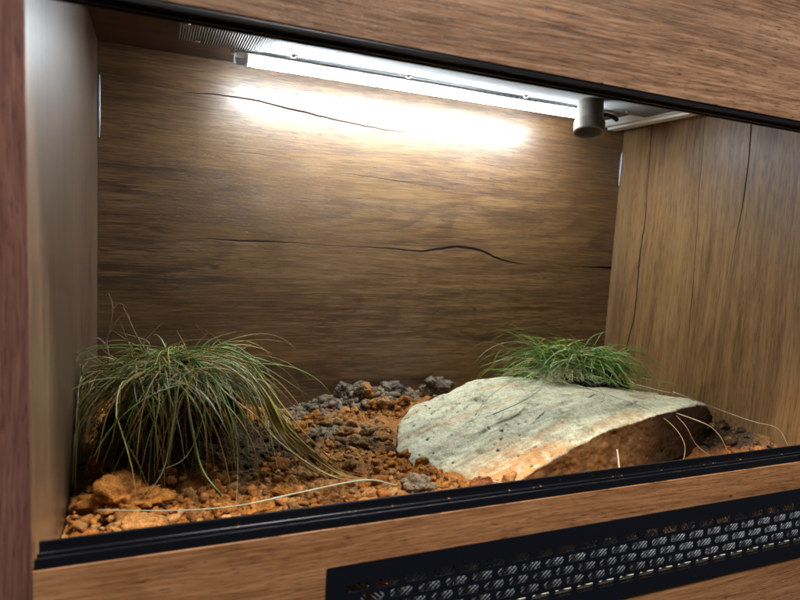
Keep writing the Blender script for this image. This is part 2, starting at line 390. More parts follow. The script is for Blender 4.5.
bm = bmesh.new(); box(bm, cx0, cx1, 0.0005, 0.0022, -0.1052, -0.1030)
lg = link('vent_ledge', bm, m_ledge, gr); lg.location = (0, 0, 0)

# ribbed steel ceiling plate with screws
bm = bmesh.new(); x = 0.105; px1 = 0.945; Y0, Y1 = 0.285, 0.434
prof = []
pitch = 0.0033; n = int((px1-x)/pitch)
A = []
for i in range(n*4+1):
    xx = x+i*pitch/4; zz = 0.4965+0.0007*math.cos(i*math.pi/2)
    A.append((bm.verts.new((xx, Y0, zz)), bm.verts.new((xx, Y1, zz)), bm.verts.new((xx, Y0, 0.5055)), bm.verts.new((xx, Y1, 0.5055))))
for a, b in zip(A, A[1:]):
    bm.faces.new((a[0], a[1], b[1], b[0])); bm.faces.new((a[2], b[2], b[3], a[3])); bm.faces.new((a[1], a[3], b[3], b[1])); bm.faces.new((a[0], b[0], b[2], a[2]))
bm.faces.new((A[0][0], A[0][2], A[0][3], A[0][1])); bm.faces.new((A[-1][0], A[-1][1], A[-1][3], A[-1][2]))
bmesh.ops.recalc_face_normals(bm, faces=bm.faces)
plate = link('ceiling_plate', bm, m_steel, cab)
def screw(x, y, z, parent):
    bm = bmesh.new(); prof = [(0.0001, 0.0), (0.0042, 0.0), (0.0042, 0.0007), (0.0034, 0.0019), (0.0018, 0.0026), (0.0006, 0.0026), (0.0005, 0.0014), (0.0001, 0.0014)]
    seg = 20; R = [[bm.verts.new((x+math.cos(2*math.pi*j/seg)*r, y+math.sin(2*math.pi*j/seg)*r, z-h)) for j in range(seg)] for r, h in prof]
    for a, b in zip(R, R[1:]):
        for j in range(seg): bm.faces.new((a[j], b[j], b[(j+1) % seg], a[(j+1) % seg]))
    bmesh.ops.recalc_face_normals(bm, faces=bm.faces)
    o = link('screw', bm, m_screw, parent, True); o.location = (0, 0, 0)
for x, y in ((0.13, 0.426), (0.26, 0.420), (0.441, 0.424), (0.658, 0.424), (0.872, 0.415), (0.114, 0.357)): screw(x, y, 0.4957, plate)
# white angle profile closing the plate at its right end
bm = bmesh.new(); extr = [(0.938, 0.4945), (0.938, 0.482), (0.9395, 0.482), (0.9395, 0.493), (0.967, 0.493), (0.967, 0.4945)]
Aa = [bm.verts.new((x, 0.30, z)) for x, z in extr]; Bb = [bm.verts.new((x, 0.549, z)) for x, z in extr]
bm.free()
bm = bmesh.new(); box(bm, 0.9455, 0.967, 0.30, 0.550, 0.490, 0.5075); box(bm, 0.9325, 0.9453, 0.30, 0.550, 0.4945, 0.5075)
link('ceiling_profile', bm, m_white, cab, bevel=0.0006)

# ------------------------------------------------------------------ LED light strip
led = thing('led_light_strip', 'glowing white LED tube light fixed along the back of the ceiling plate', 'light', (0.5, 0.444, 0.488))
LX0, LX1 = 0.200, 0.815
bm = bmesh.new()
def rbar(bm, x0, x1, yc, zc, hy, hz, seg=16, p=2.6):
    def ring(x):
        out = []
        for j in range(seg):
            a = 2*math.pi*j/seg; c, s_ = math.cos(a), math.sin(a)
            out.append(bm.verts.new((x, yc+hy*math.copysign(abs(c)**(2/p), c), zc+hz*math.copysign(abs(s_)**(2/p), s_))))
        return out
    A, B = ring(x0), ring(x1)
    for j in range(seg): bm.faces.new((A[j], A[(j+1) % seg], B[(j+1) % seg], B[j]))
    bm.faces.new(A[::-1]); bm.faces.new(B); bmesh.ops.recalc_face_normals(bm, faces=bm.faces)
rbar(bm, LX0, LX1, 0.4455, 0.4860, 0.0065, 0.0072); bm.normal_update()
tb = link('light_tube', bm, m_glow, led, True); tb.data.materials.append(m_led); tb.data.materials.append(m_mid)
for p in tb.data.polygons:      # the diodes shine down and towards the back, the sides of the tube only glow
    if p.normal.z < -0.30 and p.normal.y > -0.1: p.material_index = 1
    elif p.normal.z < -0.08 and p.normal.y <= -0.1: p.material_index = 2
bm = bmesh.new(); rbar(bm, LX0-0.019, LX0-0.0004, 0.4455, 0.4860, 0.0075, 0.0082); link('end_cap', bm, m_cap, led, True)
bm = bmesh.new(); rbar(bm, LX1+0.0004, LX1+0.014, 0.4455, 0.4860, 0.0075, 0.0082); link('end_cap', bm, m_cap, led, True)
bm = bmesh.new(); box(bm, LX0-0.018, LX1+0.012, 0.4385, 0.4525, 0.4945, 0.4985); link('light_base', bm, m_white, led, bevel=0.0005)
bm = bmesh.new()
for i in range(int((LX1-LX0)/0.0125)):
    xx = LX0+0.008+i*0.0125; box(bm, xx, xx+0.0055, 0.4352, 0.4384, 0.4932, 0.4952)
link('light_clips', bm, m_screw, led)
bm = bmesh.new(); cyl(bm, (0.178, 0.437, 0.4985), (0.178, 0.437, 0.4955), 0.0045, 0.0038); cyl(bm, (0.178, 0.437, 0.4954), (0.178, 0.437, 0.4935), 0.003, 0.0022); box(bm, 0.176, 0.1815, 0.4405, 0.448, 0.4915, 0.4943)
link('mounting_bracket', bm, m_screw, led, True)
bm = bmesh.new(); tube_path(bm, smooth_path([(0.215, 0.4335, 0.4935), (0.36, 0.4305, 0.4925), (0.52, 0.430, 0.4925), (0.62, 0.4335, 0.492), (0.80, 0.432, 0.4925), (0.86, 0.430, 0.4935)]), 0.0016, 8)
link('white_line_tube', bm, simple('white_line', (0.8, 0.8, 0.8), 0.35), led, True)  # thin glossy white tube along the front of the light base

# ------------------------------------------------------------------ ceiling nozzle / socket hanging beside the strip
noz = thing('lamp_holder', 'grey beige plastic cylinder hanging from ceiling plate at the end of light tube', 'lamp holder', (0.765, 0.38, 0.50))
p0 = Vector((0.7650, 0.388, 0.4957)); p1 = Vector((0.7570, 0.376, 0.440)); ax = (p1-p0)
def lathe(name, prof, mat):
    bm = bmesh.new(); q = ax.to_track_quat('Z', 'Y'); L = ax.length; seg = 40
    R = [[bm.verts.new(p0+q@Vector((math.cos(2*math.pi*j/seg)*r, math.sin(2*math.pi*j/seg)*r, t*L))) for j in range(seg)] for r, t in prof]
    for a, b in zip(R, R[1:]):
        for j in range(seg): bm.faces.new((a[j], a[(j+1) % seg], b[(j+1) % seg], b[j]))
    bmesh.ops.recalc_face_normals(bm, faces=bm.faces)
    return link(name, bm, mat, noz, True)
lathe('holder_body', [(0.0001, 0.0), (0.0205, 0.0), (0.0212, 0.02), (0.0225, 0.60), (0.0228, 0.62), (0.0250, 0.66), (0.0258, 0.70), (0.0258, 0.96), (0.0252, 1.0), (0.0220, 1.0), (0.0212, 0.97), (0.0205, 0.5), (0.0001, 0.5)], m_nozzle)
bm = bmesh.new(); tube_path(bm, smooth_path([(0.780, 0.380, 0.474), (0.795, 0.378, 0.4745), (0.808, 0.378, 0.472), (0.818, 0.380, 0.469)]), 0.0036, 10)
link('cable', bm, m_cable, noz, True)

# ------------------------------------------------------------------ soil
def nz(x, y, z=0.0): return noise.noise(Vector((x, y, z)))
def lerp(a, b, t): return a+(b-a)*t
def sstep(a, b, x):
    t = max(0, min(1, (x-a)/(b-a))); return t*t*(3-2*t)
def soil_base(x, y):
    z = -0.054
    z += 0.010*sstep(0.30, 0.0, x)*sstep(0.05, 0.25, y)
    z -= 0.012*math.exp(-((x-0.29)/0.06)**2-((y-0.50)/0.08)**2)
    z += 0.010*math.exp(-((x-0.44)/0.10)**2-((y-0.53)/0.06)**2)
    z += 0.008*math.exp(-((x-0.58)/0.05)**2-((y-0.53)/0.05)**2)
    z += 0.014*math.exp(-((x-0.97)/0.07)**2-((y-0.20)/0.07)**2)+0.012*math.exp(-((x-0.93)/0.10)**2-((y-0.42)/0.12)**2)
    z += 0.030*math.exp(-((x-0.10)/0.10)**2-((y-0.40)/0.12)**2)
    z -= 0.006*math.exp(-((x-0.20)/0.10)**2-((y-0.10)/0.06)**2)
    z -= 0.022*sstep(.52, .60, x)*sstep(.965, .89, x)*sstep(.27, .18, y)
    return z
def soil_z(x, y):
    z = soil_base(x, y)
    z += 0.0070*nz(x*14, y*14, 2.0)
    v = 0
    for s_, a in ((34, 0.0085), (80, 0.0050), (190, 0.0024)):
        d, p = noise.voronoi(Vector((x*s_+nz(x*s_, y*s_, 9)*0.6, y*s_, 0.0)))
        v += a*(0.55-d[0])*1.5
    return z+v
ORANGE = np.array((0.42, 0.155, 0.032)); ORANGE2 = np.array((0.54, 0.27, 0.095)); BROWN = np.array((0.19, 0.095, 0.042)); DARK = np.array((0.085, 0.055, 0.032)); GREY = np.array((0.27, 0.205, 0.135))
def soil_tone(x, y, r=0.0):
    """colour of the earth: orange loam, darker humus plus painted shade near the tussocks and grey crumbs at the back"""
    n = nz(x*9, y*9, 5.5)*0.5+nz(x*30, y*30, 1.5)*0.35+r
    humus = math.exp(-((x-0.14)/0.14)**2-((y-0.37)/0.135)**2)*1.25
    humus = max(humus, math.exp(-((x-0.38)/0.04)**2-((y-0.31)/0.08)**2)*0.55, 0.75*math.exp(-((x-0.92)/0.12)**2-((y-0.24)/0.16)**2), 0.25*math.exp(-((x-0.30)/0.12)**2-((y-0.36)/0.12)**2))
    grey = math.exp(-((x-0.46)/0.17)**2-((y-0.53)/0.055)**2)*1.2+0.75*math.exp(-((x-0.25)/0.07)**2-((y-0.42)/0.07)**2)
    grey = max(grey, 0.75*math.exp(-((x-0.33)/0.06)**2-((y-0.40)/0.04)**2))
    c = ORANGE*(1-sstep(-.4, .5, n)) + ORANGE2*sstep(-.4, .5, n)*0.75 + BROWN*0.25*sstep(-.4, .5, n)
    c = c*(1-0.55*sstep(0.05, .5, nz(x*22, y*22, 8.8)+r)) + BROWN*0.55*sstep(0.05, .5, nz(x*22, y*22, 8.8)+r)
    g = sstep(0.35, 0.75, grey+n*0.7); c = c*(1-g)+GREY*g
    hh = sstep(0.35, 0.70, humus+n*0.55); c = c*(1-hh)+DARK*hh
    return c
NX, NY = 400, 216
YS0 = 0.0185
vs, cs = [], []
for j in range(NY+1):
    for i in range(NX+1):
        x = 0.0008+(W-0.0016)*i/NX; y = YS0+(D-0.001-YS0)*j/NY
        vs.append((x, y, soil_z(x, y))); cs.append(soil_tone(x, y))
fs = [(j*(NX+1)+i, j*(NX+1)+i+1, (j+1)*(NX+1)+i+1, (j+1)*(NX+1)+i) for j in range(NY) for i in range(NX)]
# front face of the bed, seen through the vent
b0 = len(vs)
for r in range(1, 26):
    for i in range(NX+1):
        x, y, z = vs[i]; zz = z-(z-ZF-0.001)*r/25
        yy = YS0-0.001+0.0022*nz(x*160, zz*160, 3); vs.append((x, max(yy, 0.0172), zz)); cs.append(soil_tone(x, 0.1+zz, 0.2)*(1.0 if r > 12 else 1.2))
for r in range(25):
    for i in range(NX):
        a = i if r == 0 else b0+(r-1)*(NX+1)+i; b = b0+r*(NX+1)+i
        fs.append((a, b, b+1, a+1))
# crumbs of every size lie in the same bed
def ico(sub, seed, amp=0.28, flat=0.8):
    bm = bmesh.new(); bmesh.ops.create_icosphere(bm, subdivisions=sub, radius=1)
    for v in bm.verts:
        d = v.co.normalized(); p = d*1.3+Vector((seed*3.1, seed, 0))
        f = 1+amp*noise.noise(p)*1.6
        if sub > 1: f += amp*0.45*noise.noise(p*3.1)
        if sub == 2: f += amp*0.55*noise.noise(p*6.0)
        if sub > 3:
            dd, _ = noise.voronoi(p*3.2+Vector((0.3*noise.noise(p*4), 0, 0))); f += amp*0.50*(0.35-dd[0])
            dd, _ = noise.voronoi(p*8.0); f += amp*0.26*(0.35-dd[0])
            f += amp*0.28*noise.noise(p*7.5)+amp*0.16*noise.noise(p*17)
        v.co = d*f; v.co.z *= flat
    V = [tuple(v.co) for v in bm.verts]; F = [tuple(v.index for v in f.verts) for f in bm.faces]; bm.free()
    return np.array(V), F
shapes1 = [ico(2, s_+0.37, 0.55) for s_ in range(14)]
shapes0 = [ico(1, s_+0.71, 0.45) for s_ in range(14)]
rng = random.Random(5)
def euler(): return np.array(Matrix.Rotation(rng.uniform(0, 6.28), 3, 'Z') @ Matrix.Rotation(rng.uniform(-.6, .6), 3, 'X') @ Matrix.Rotation(rng.uniform(-.6, .6), 3, 'Y'))
allv = [np.array(vs)]; allc = [np.array(cs)]; base = len(vs)
def add_crumb(x, y, s_, shapes, sink=0.35, col=None, z=None):
    global base
    if col is None and .425 < x < .91 and .165 < y < .41: return
    V, F = shapes[rng.randrange(len(shapes))]
    sc = np.array((rng.uniform(.8, 1.3), rng.uniform(.8, 1.2), rng.uniform(.7, 1.05)))*s_
    P = (V*sc)@euler().T+np.array((x, y, (soil_base(x, y)+0.002 if z is None else z)+s_*(1-2*sink)*0.6))
    P[:, 0] = np.clip(P[:, 0], 0.0012, W-0.0012); P[:, 1] = np.clip(P[:, 1], 0.0235, D-0.0012)
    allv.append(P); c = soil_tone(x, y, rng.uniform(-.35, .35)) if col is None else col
    allc.append(np.tile(c*rng.uniform(.75, 1.25), (len(P), 1)))
    fs.extend([(a+base, b+base, c_+base) for a, b, c_ in F]); base += len(P)
for _ in range(11000):
    x = rng.uniform(0.004, W-0.004); y = rng.uniform(0.028, D-0.004); s_ = 0.0008+0.0042*rng.random()**3.2
    add_crumb(x, y, s_, shapes1 if s_ > .0022 else shapes0, z=soil_z(x, y))
for _ in range(1000):
    x = rng.uniform(0.006, 0.62) if rng.random() < .85 else rng.uniform(.8, .985); y = rng.uniform(0.05, D-0.01)
    s_ = 0.0035+0.0055*rng.random()**2.2
    add_crumb(x, y, s_, shapes1, z=soil_z(x, y))
for _ in range(420):   # broken orange loam in the front left
    x = rng.uniform(.006, .33); y = rng.uniform(.115, .235); s_ = 0.0018+.0062*rng.random()**2.4
    add_crumb(x, y, s_, shapes1, z=soil_z(x, y)+(.012*rng.random() if x < .10 else 0), col=(ORANGE if rng.random() < .6 else ORANGE2)*rng.uniform(.75, 1.2))
for _ in range(170):   # crumbly heap along the back panel
    x = rng.gauss(0.44, 0.085); y = rng.uniform(0.46, 0.548); s_ = rng.uniform(0.003, 0.010)
    if 0.3 < x < 0.64: add_crumb(x, y, s_, shapes1, z=soil_z(x, y)+rng.uniform(0, .012)*math.exp(-((x-.44)/.07)**2))
for _ in range(150):    # grains spilled into the sliding track
    x = rng.gauss(.35, .3) if rng.random() < .7 else rng.uniform(.02, .97)
    if .01 < x < .98:
        add_crumb(x, .03, rng.uniform(.0004, .0011), shapes1, z=.0032, col=ORANGE2*.8)
        allv[-1][:, 1] += rng.choice((.0045, .0085, .0145, .0185))-allv[-1][:, 1].mean()
for _ in range(900):    # earth pressed against the vent mesh from behind
    x = rng.uniform(cx0+.004, cx1-.004); zz = rng.uniform(-.066, -.052)
    if nz(x*22, 7.7) > -0.12 or x < .36:
        P0 = base; add_crumb(x, .03, rng.uniform(.0009, .0022), shapes1, z=zz, col=ORANGE2*rng.uniform(.6, 1.1) if rng.random() < .6 else GREY*1.6)
        allv[-1][:, 1] += rng.uniform(.0052, .0072)-allv[-1][:, 1].mean()
        allv[-1][:, 2] = np.minimum(allv[-1][:, 2], ct-.0006)
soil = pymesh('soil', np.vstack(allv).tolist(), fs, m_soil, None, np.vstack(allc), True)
tag(soil, 'crumbly orange brown soil bed covering the terrarium floor', 'soil', kind='stuff')

# large clods
def clod(x, y, sx, sy, sz, seed, tint, label, group='large clods lying on the soil', dz=0.0, amp=0.34, tone2=None, cat='soil clod'):
    V, F = ico(5, seed, amp, 1.0)
    e = np.array(Matrix.Rotation(seed*1.7, 3, 'Z'))
    cols = []
    P = (V@e.T)*np.array((sx, sy, sz)); t2 = np.array(tone2 if tone2 is not None else np.array(tint)*0.55)
    for p in P:
        s_ = sstep(-0.15, 0.45, noise.noise(Vector(p*60)+Vector((seed, 0, 0)))); cols.append(np.array(tint)*(1-s_)+t2*s_)
    z = soil_base(x, y)+sz*0.45+dz
    o = pymesh('soil_clod', P.tolist(), F, m_clod, None, cols, True); o.location = (x, y, z)
    for v in o.data.vertices:
        if v.co.x+x < 0.0015: v.co.x = 0.0015-x
        if v.co.y+y > D-0.0015: v.co.y = D-0.0015-y
        if v.co.x+x > W-0.0015: v.co.x = W-0.0015-x
    return tag(o, label, cat, group)
ORG = (0.50, 0.20, 0.045); BRN = (0.30, 0.145, 0.05); GRY = (0.26, 0.215, 0.15); DGR = (0.15, 0.12, 0.085)
clod(0.258, 0.160, 0.020, 0.016, 0.017, 1.3, BRN, 'square brown soil clod against the front track, left of middle')
clod(0.218, 0.188, 0.012, 0.011, 0.009, 2.1, ORG, 'small orange clod left of the square brown clod')
clod(0.222, 0.148, 0.009, 0.008, 0.007, 3.7, BRN, 'small tan clod touching the front track beside the square clod')
clod(0.182, 0.150, 0.016, 0.013, 0.011, 4.9, ORG, 'round orange clod by the front track below the left grass')
clod(0.150, 0.160, 0.012, 0.010, 0.009, 14.2, ORG, 'flattish orange clod at the tip of the long drooping left blade')
clod(0.052, 0.185, 0.036, 0.031, 0.023, 5.5, (0.56, 0.23, 0.05), 'biggest orange soil lump, in the front left corner', dz=-0.002, tone2=(0.26, 0.11, 0.035), amp=.55)
clod(0.066, 0.145, 0.026, 0.014, 0.010, 6.8, (0.56, 0.26, 0.08), 'smooth flat orange clod behind the track in the front left corner', amp=0.18, dz=0.0)
clod(0.276, 0.385, 0.019, 0.017, 0.015, 7.4, ORG, 'orange brown clod right of the left grass, near the back')
clod(0.320, 0.445, 0.017, 0.014, 0.014, 8.8, ORG, 'orange clod in front of the grey heap at the back panel')
clod(0.345, 0.365, 0.013, 0.011, 0.009, 9.4, (0.34, 0.2, 0.08), 'tan clod in the middle of the open soil', tone2=BRN)
clod(0.425, 0.505, 0.018, 0.014, 0.015, 10.6, (0.50, 0.24, 0.08), 'bright orange clod on top of the grey heap', dz=0.012, tone2=DGR)
clod(0.395, 0.530, 0.016, 0.014, 0.013, 11.9, GRY, 'grey clod at the left end of the heap by the back panel', dz=0.010, amp=.5)
clod(0.485, 0.525, 0.024, 0.017, 0.014, 12.3, DGR, 'dark grey crumbly clod in the middle of the back heap', dz=0.006, amp=.5, tone2=GRY)
clod(0.568, 0.520, 0.028, 0.018, 0.019, 13.7, DGR, 'large dark grey clod by the back panel just left of the rock', dz=0.006, amp=.55, tone2=GRY)
clod(0.375, 0.163, 0.018, 0.014, 0.012, 15.1, (0.30, 0.23, 0.14), 'tan grey clod by the front track between square clod and rock', tone2=GRY)
clod(0.452, 0.139, 0.017, 0.012, 0.011, 16.6, (0.28, 0.10, 0.035), 'reddish brown clod wedged under the front tip of the rock')
clod(0.405, 0.190, 0.013, 0.012, 0.009, 17.2, (0.40, 0.17, 0.05), 'reddish orange clod beside the lower left edge of the rock')
clod(0.340, 0.310, 0.022, 0.019, 0.013, 18.5, (.20, .12, .06), 'dark brown clod left of the rock tip', amp=.5, tone2=(.20, .12, .06), dz=-0.003)

# ------------------------------------------------------------------ the rock
bot = [(.385, .25, -.058), (.41, .208, -.060), (.45, .172, -.060), (.478, .140, -.060), (.55, .136, -.066), (.626, .136, -.068), (.70, .145, -.070), (.76, .165, -.07), (.86, .225, -.07), (.91, .27, -.07), (.86, .42, -.07), (.66, .44, -.07), (.50, .40, -.07), (.42, .33, -.068)]
top = [(.386, .262, -.040), (.405, .300, -.018), (.440, .33, -.008), (.47, .345, .000), (.515, .352, .017), (.555, .360, .027), (.62, .365, .027), (.70, .36, .020), (.80, .36, .012), (.88, .30, .006), (.905, .235, -.006),
       (.895, .198, .006), (.84, .176, .021), (.74, .156, .017), (.65, .149, .005), (.585, .146, -.015), (.53, .143, -.038), (.481, .138, -.056)]
bm = bmesh.new()
for p in bot+top: bm.verts.new(p)
for p in [(.930, .215, -.018), (.938, .222, -.050), (.915, .205, -.070), (.85, .185, -.07), (.94, .26, -.04), (.60, .25, .018), (.50, .24, -.012), (.75, .26, .020)]: bm.verts.new(p)
bmesh.ops.convex_hull(bm, input=bm.verts[:])
me = bpy.data.meshes.new('t'); bm.to_mesh(me); bm.free()
to = bpy.data.objects.new('t', me); COL.objects.link(to)
r_ = to.modifiers.new('r', 'REMESH'); r_.mode = 'VOXEL'; r_.voxel_size = 0.0019
sm = to.modifiers.new('s', 'SMOOTH'); sm.factor = 0.6; sm.iterations = 6
me2 = bpy.data.meshes.new_from_object(to.evaluated_get(bpy.context.evaluated_depsgraph_get())); bpy.data.objects.remove(to)
bm = bmesh.new(); bm.from_mesh(me2); bm.normal_update()
lay = []
from mathutils import geometry
edge = [(a[0], a[1], a[2]) for a in top[9:]][::-1]
def front_y(x):   # y of the top front edge at this x
    pts = sorted([(p[0], p[1]) for p in top[11:]])
    if x <= pts[0][0]: return pts[0][1]
    for (x0, y0), (x1, y1) in zip(pts, pts[1:]):
        if x <= x1: return lerp(y0, y1, (x-x0)/(x1-x0))
    return pts[-1][1]+(x-pts[-1][0])*1.2
newco = []
for v in bm.verts:
    p = v.co; nrm = v.normal.copy()
    up_ = sstep(0.30, 0.62, nrm.z)
    d = 0.0045*nz(p.x*13, p.y*13, p.z*13)+0.0022*nz(p.x*40, p.y*40, p.z*40)+0.0007*nz(p.x*120, p.y*120, p.z*120)
    if up_ > .5:    # bedding ridges running along the top
        d += 0.0022*noise.noise(Vector((p.x*9+p.y*6, (p.y-0.25*p.x)*70, 0)))
        for (sx_, sy_, am) in ((8, 34, .0034), (13, 60, .0016)):
            lv = noise.noise(Vector((p.x*sx_*.5+p.y*4, (p.y-0.22*p.x)*sy_*.5, 1.7*sx_)))*3.0; d += am*(math.floor(lv)+sstep(.72, .98, lv-math.floor(lv)))*.5
        d += 0.0007*noise.noise(Vector((p.x*60, p.y*260, 1)))
        pit = noise.noise(Vector((p.x*150, p.y*150, 4))); d -= 0.0016*sstep(0.48, 0.62, pit)
    else:
        d += 0.0045*nz(p.x*28, p.y*28, p.z*28+7)+0.0026*nz(p.x*75, p.y*75, p.z*75)+0.0014*nz(p.x*190, p.y*190, p.z*190)
        # right part is undercut
        und = sstep(.62, .80, p.x)*sstep(0.012, -0.045, p.z); 
        if nrm.y < 0: newco.append((v, nrm*d+Vector((0, 0.008*und, 0)), up_)); continue
    newco.append((v, nrm*d, up_))
cols = []
TOPC = np.array((0.58, 0.545, 0.36)); TOPC2 = np.array((0.32, 0.295, 0.17)); STAIN = np.array((0.50, 0.25, 0.075)); FRONT = np.array((0.11, 0.050, 0.012)); FR_SHADE = np.array((0.02, 0.013, 0.008))
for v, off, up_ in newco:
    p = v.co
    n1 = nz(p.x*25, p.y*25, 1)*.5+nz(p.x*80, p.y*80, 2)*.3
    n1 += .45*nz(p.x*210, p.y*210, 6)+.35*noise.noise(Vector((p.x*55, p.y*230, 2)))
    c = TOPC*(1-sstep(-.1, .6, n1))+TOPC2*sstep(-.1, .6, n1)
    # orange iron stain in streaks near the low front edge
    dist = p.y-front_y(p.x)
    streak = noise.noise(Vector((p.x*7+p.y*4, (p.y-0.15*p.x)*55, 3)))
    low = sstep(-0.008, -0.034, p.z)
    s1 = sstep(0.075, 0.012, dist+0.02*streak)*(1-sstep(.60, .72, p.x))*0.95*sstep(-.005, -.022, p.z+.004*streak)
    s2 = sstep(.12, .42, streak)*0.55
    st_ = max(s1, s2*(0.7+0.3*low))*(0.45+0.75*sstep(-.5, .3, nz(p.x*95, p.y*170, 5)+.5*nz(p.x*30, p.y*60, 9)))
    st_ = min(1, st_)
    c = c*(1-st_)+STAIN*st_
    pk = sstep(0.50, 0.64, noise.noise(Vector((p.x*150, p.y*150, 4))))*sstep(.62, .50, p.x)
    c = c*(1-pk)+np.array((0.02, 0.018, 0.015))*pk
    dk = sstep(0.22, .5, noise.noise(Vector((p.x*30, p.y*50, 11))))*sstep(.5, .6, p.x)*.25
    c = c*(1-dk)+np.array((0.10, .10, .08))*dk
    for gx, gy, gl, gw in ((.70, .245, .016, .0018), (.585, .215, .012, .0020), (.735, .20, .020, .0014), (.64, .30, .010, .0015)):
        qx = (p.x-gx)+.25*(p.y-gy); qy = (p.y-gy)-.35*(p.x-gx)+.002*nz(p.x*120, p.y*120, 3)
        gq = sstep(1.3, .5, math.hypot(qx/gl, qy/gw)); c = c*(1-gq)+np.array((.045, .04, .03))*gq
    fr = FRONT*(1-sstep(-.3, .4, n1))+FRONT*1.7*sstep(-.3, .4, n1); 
    e = sstep(.66, .80, p.x+0.05*n1); fr = fr*(1-e)+FR_SHADE*e  # right end of the face near black: shade of the undercut painted in
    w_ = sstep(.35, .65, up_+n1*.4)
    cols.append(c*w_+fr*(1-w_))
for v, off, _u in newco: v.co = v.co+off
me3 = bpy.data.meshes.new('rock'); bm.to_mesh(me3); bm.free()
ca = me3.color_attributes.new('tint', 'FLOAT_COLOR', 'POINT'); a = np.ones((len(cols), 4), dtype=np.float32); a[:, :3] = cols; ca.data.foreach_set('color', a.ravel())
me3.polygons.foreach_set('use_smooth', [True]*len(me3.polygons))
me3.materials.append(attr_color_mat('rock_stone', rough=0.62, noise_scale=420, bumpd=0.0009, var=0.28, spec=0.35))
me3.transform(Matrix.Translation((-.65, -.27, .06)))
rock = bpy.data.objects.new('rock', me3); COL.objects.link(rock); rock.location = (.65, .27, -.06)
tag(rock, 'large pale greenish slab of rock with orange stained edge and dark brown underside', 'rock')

# ------------------------------------------------------------------ grass
GREENS = [(0.035, 0.100, 0.008), (0.075, 0.175, 0.012), (0.15, 0.22, 0.022), (0.17, 0.27, 0.07), (0.12, 0.19, 0.03)]
STRAWS = [(0.38, 0.29, 0.09), (0.50, 0.41, 0.17), (0.26, 0.15, 0.04), (0.25, 0.21, 0.04)]
PALE = [(0.30, 0.42, 0.24), (0.42, 0.48, 0.30)]
def grow(start, az, el, L, g, wob=0.25, n=14, rg=random, floor=lambda x, y: soil_base(x, y)+0.003):
    p = Vector(start); d = Vector((math.cos(az)*math.cos(el), math.sin(az)*math.cos(el), math.sin(el))); out = [p.copy()]
    ph = rg.uniform(0, 6.28); side = Vector((-math.sin(az), math.cos(az), 0)); st_ = L/n
    for i in range(n):
        t = (i+1)/n
        d = (d+Vector((0, 0, -g*st_*(0.5+1.2*t)))+side*wob*st_*6*math.sin(ph+t*3.5)+Vector((rg.gauss(0, 1), rg.gauss(0, 1), rg.gauss(0, 1)))*0.035).normalized()
        if rg.random() < .05: d = (d+Vector((rg.gauss(0, .45), rg.gauss(0, .45), rg.gauss(-.2, .3)))).normalized()
        p = p+d*st_
        p.x = min(max(p.x, 0.0035), W-0.0035); p.y = min(max(p.y, 0.026), D-0.0035)
        fz = floor(p.x, p.y)
        if p.z < fz: p.z = fz; d.z = max(d.z, 0.0); d.normalize()
        out.append(p.copy())
    return out
class Blades:
    def __init__(s): s.v = []; s.f = []; s.c = []
    def add(s, pts, w, col, col2=None, fold=0.35, rg=random):
        n = len(pts); b = len(s.v); tw = rg.uniform(0, 3.14); dt = rg.uniform(-1.5, 1.5)
        for i, p in enumerate(pts):
            t = i/(n-1); T_ = (pts[min(i+1, n-1)]-pts[max(i-1, 0)]).normalized()
            sd = T_.cross(Vector((0, 0, 1)))
            if sd.length < 1e-3: sd = Vector((1, 0, 0))
            sd.normalize(); nr = T_.cross(sd)
            a = tw*0.35+dt*t; sd2 = sd*math.cos(a)+nr*math.sin(a); nr2 = nr*math.cos(a)-sd*math.sin(a)
            ww = w*(0.65+0.5*math.sin(min(1, t*2)*1.57))*(1-t**2.2)*0.5+0.00012
            s.v += [tuple(p-sd2*ww), tuple(p+nr2*ww*fold*1.6), tuple(p+sd2*ww), tuple(p-nr2*ww*0.25)]
            cc = np.array(col)*(1-t)+np.array(col2 if col2 is not None else col)*t; s.c += [cc]*4
        for i in range(n-1):
            for j in range(4):
                q = (j+1) % 4; s.f.append((b+4*i+j, b+4*i+q, b+4*i+4+q, b+4*i+4+j))
    def build(s, name, parent): return pymesh(name, s.v, s.f, m_blade, parent, s.c, True)
def jit(c, rg, a=0.2): f = 1.3*rg.uniform(1-a, 1+a); return tuple(min(1, x*f*rg.uniform(.93, 1.07)) for x in c)

def root_ball(c, r, seed, parent, cols=((0.022, 0.016, 0.011), (0.07, 0.052, 0.035))):
    V, F = ico(5, seed, 0.42, 1.0); P = V*np.array(r); cc = []
    for p in P:
        n_ = noise.noise(Vector(p*90)); p += np.array(c); f = sstep(-.3, .5, n_); cc.append(np.array(cols[0])*(1-f)+np.array(cols[1])*f)
    P[:, 0] = np.clip(P[:, 0], 0.002, W-0.002); P[:, 1] = np.clip(P[:, 1], 0.03, D-0.002)
    return pymesh('root_ball', P.tolist(), F, m_clod, parent, cc, True)

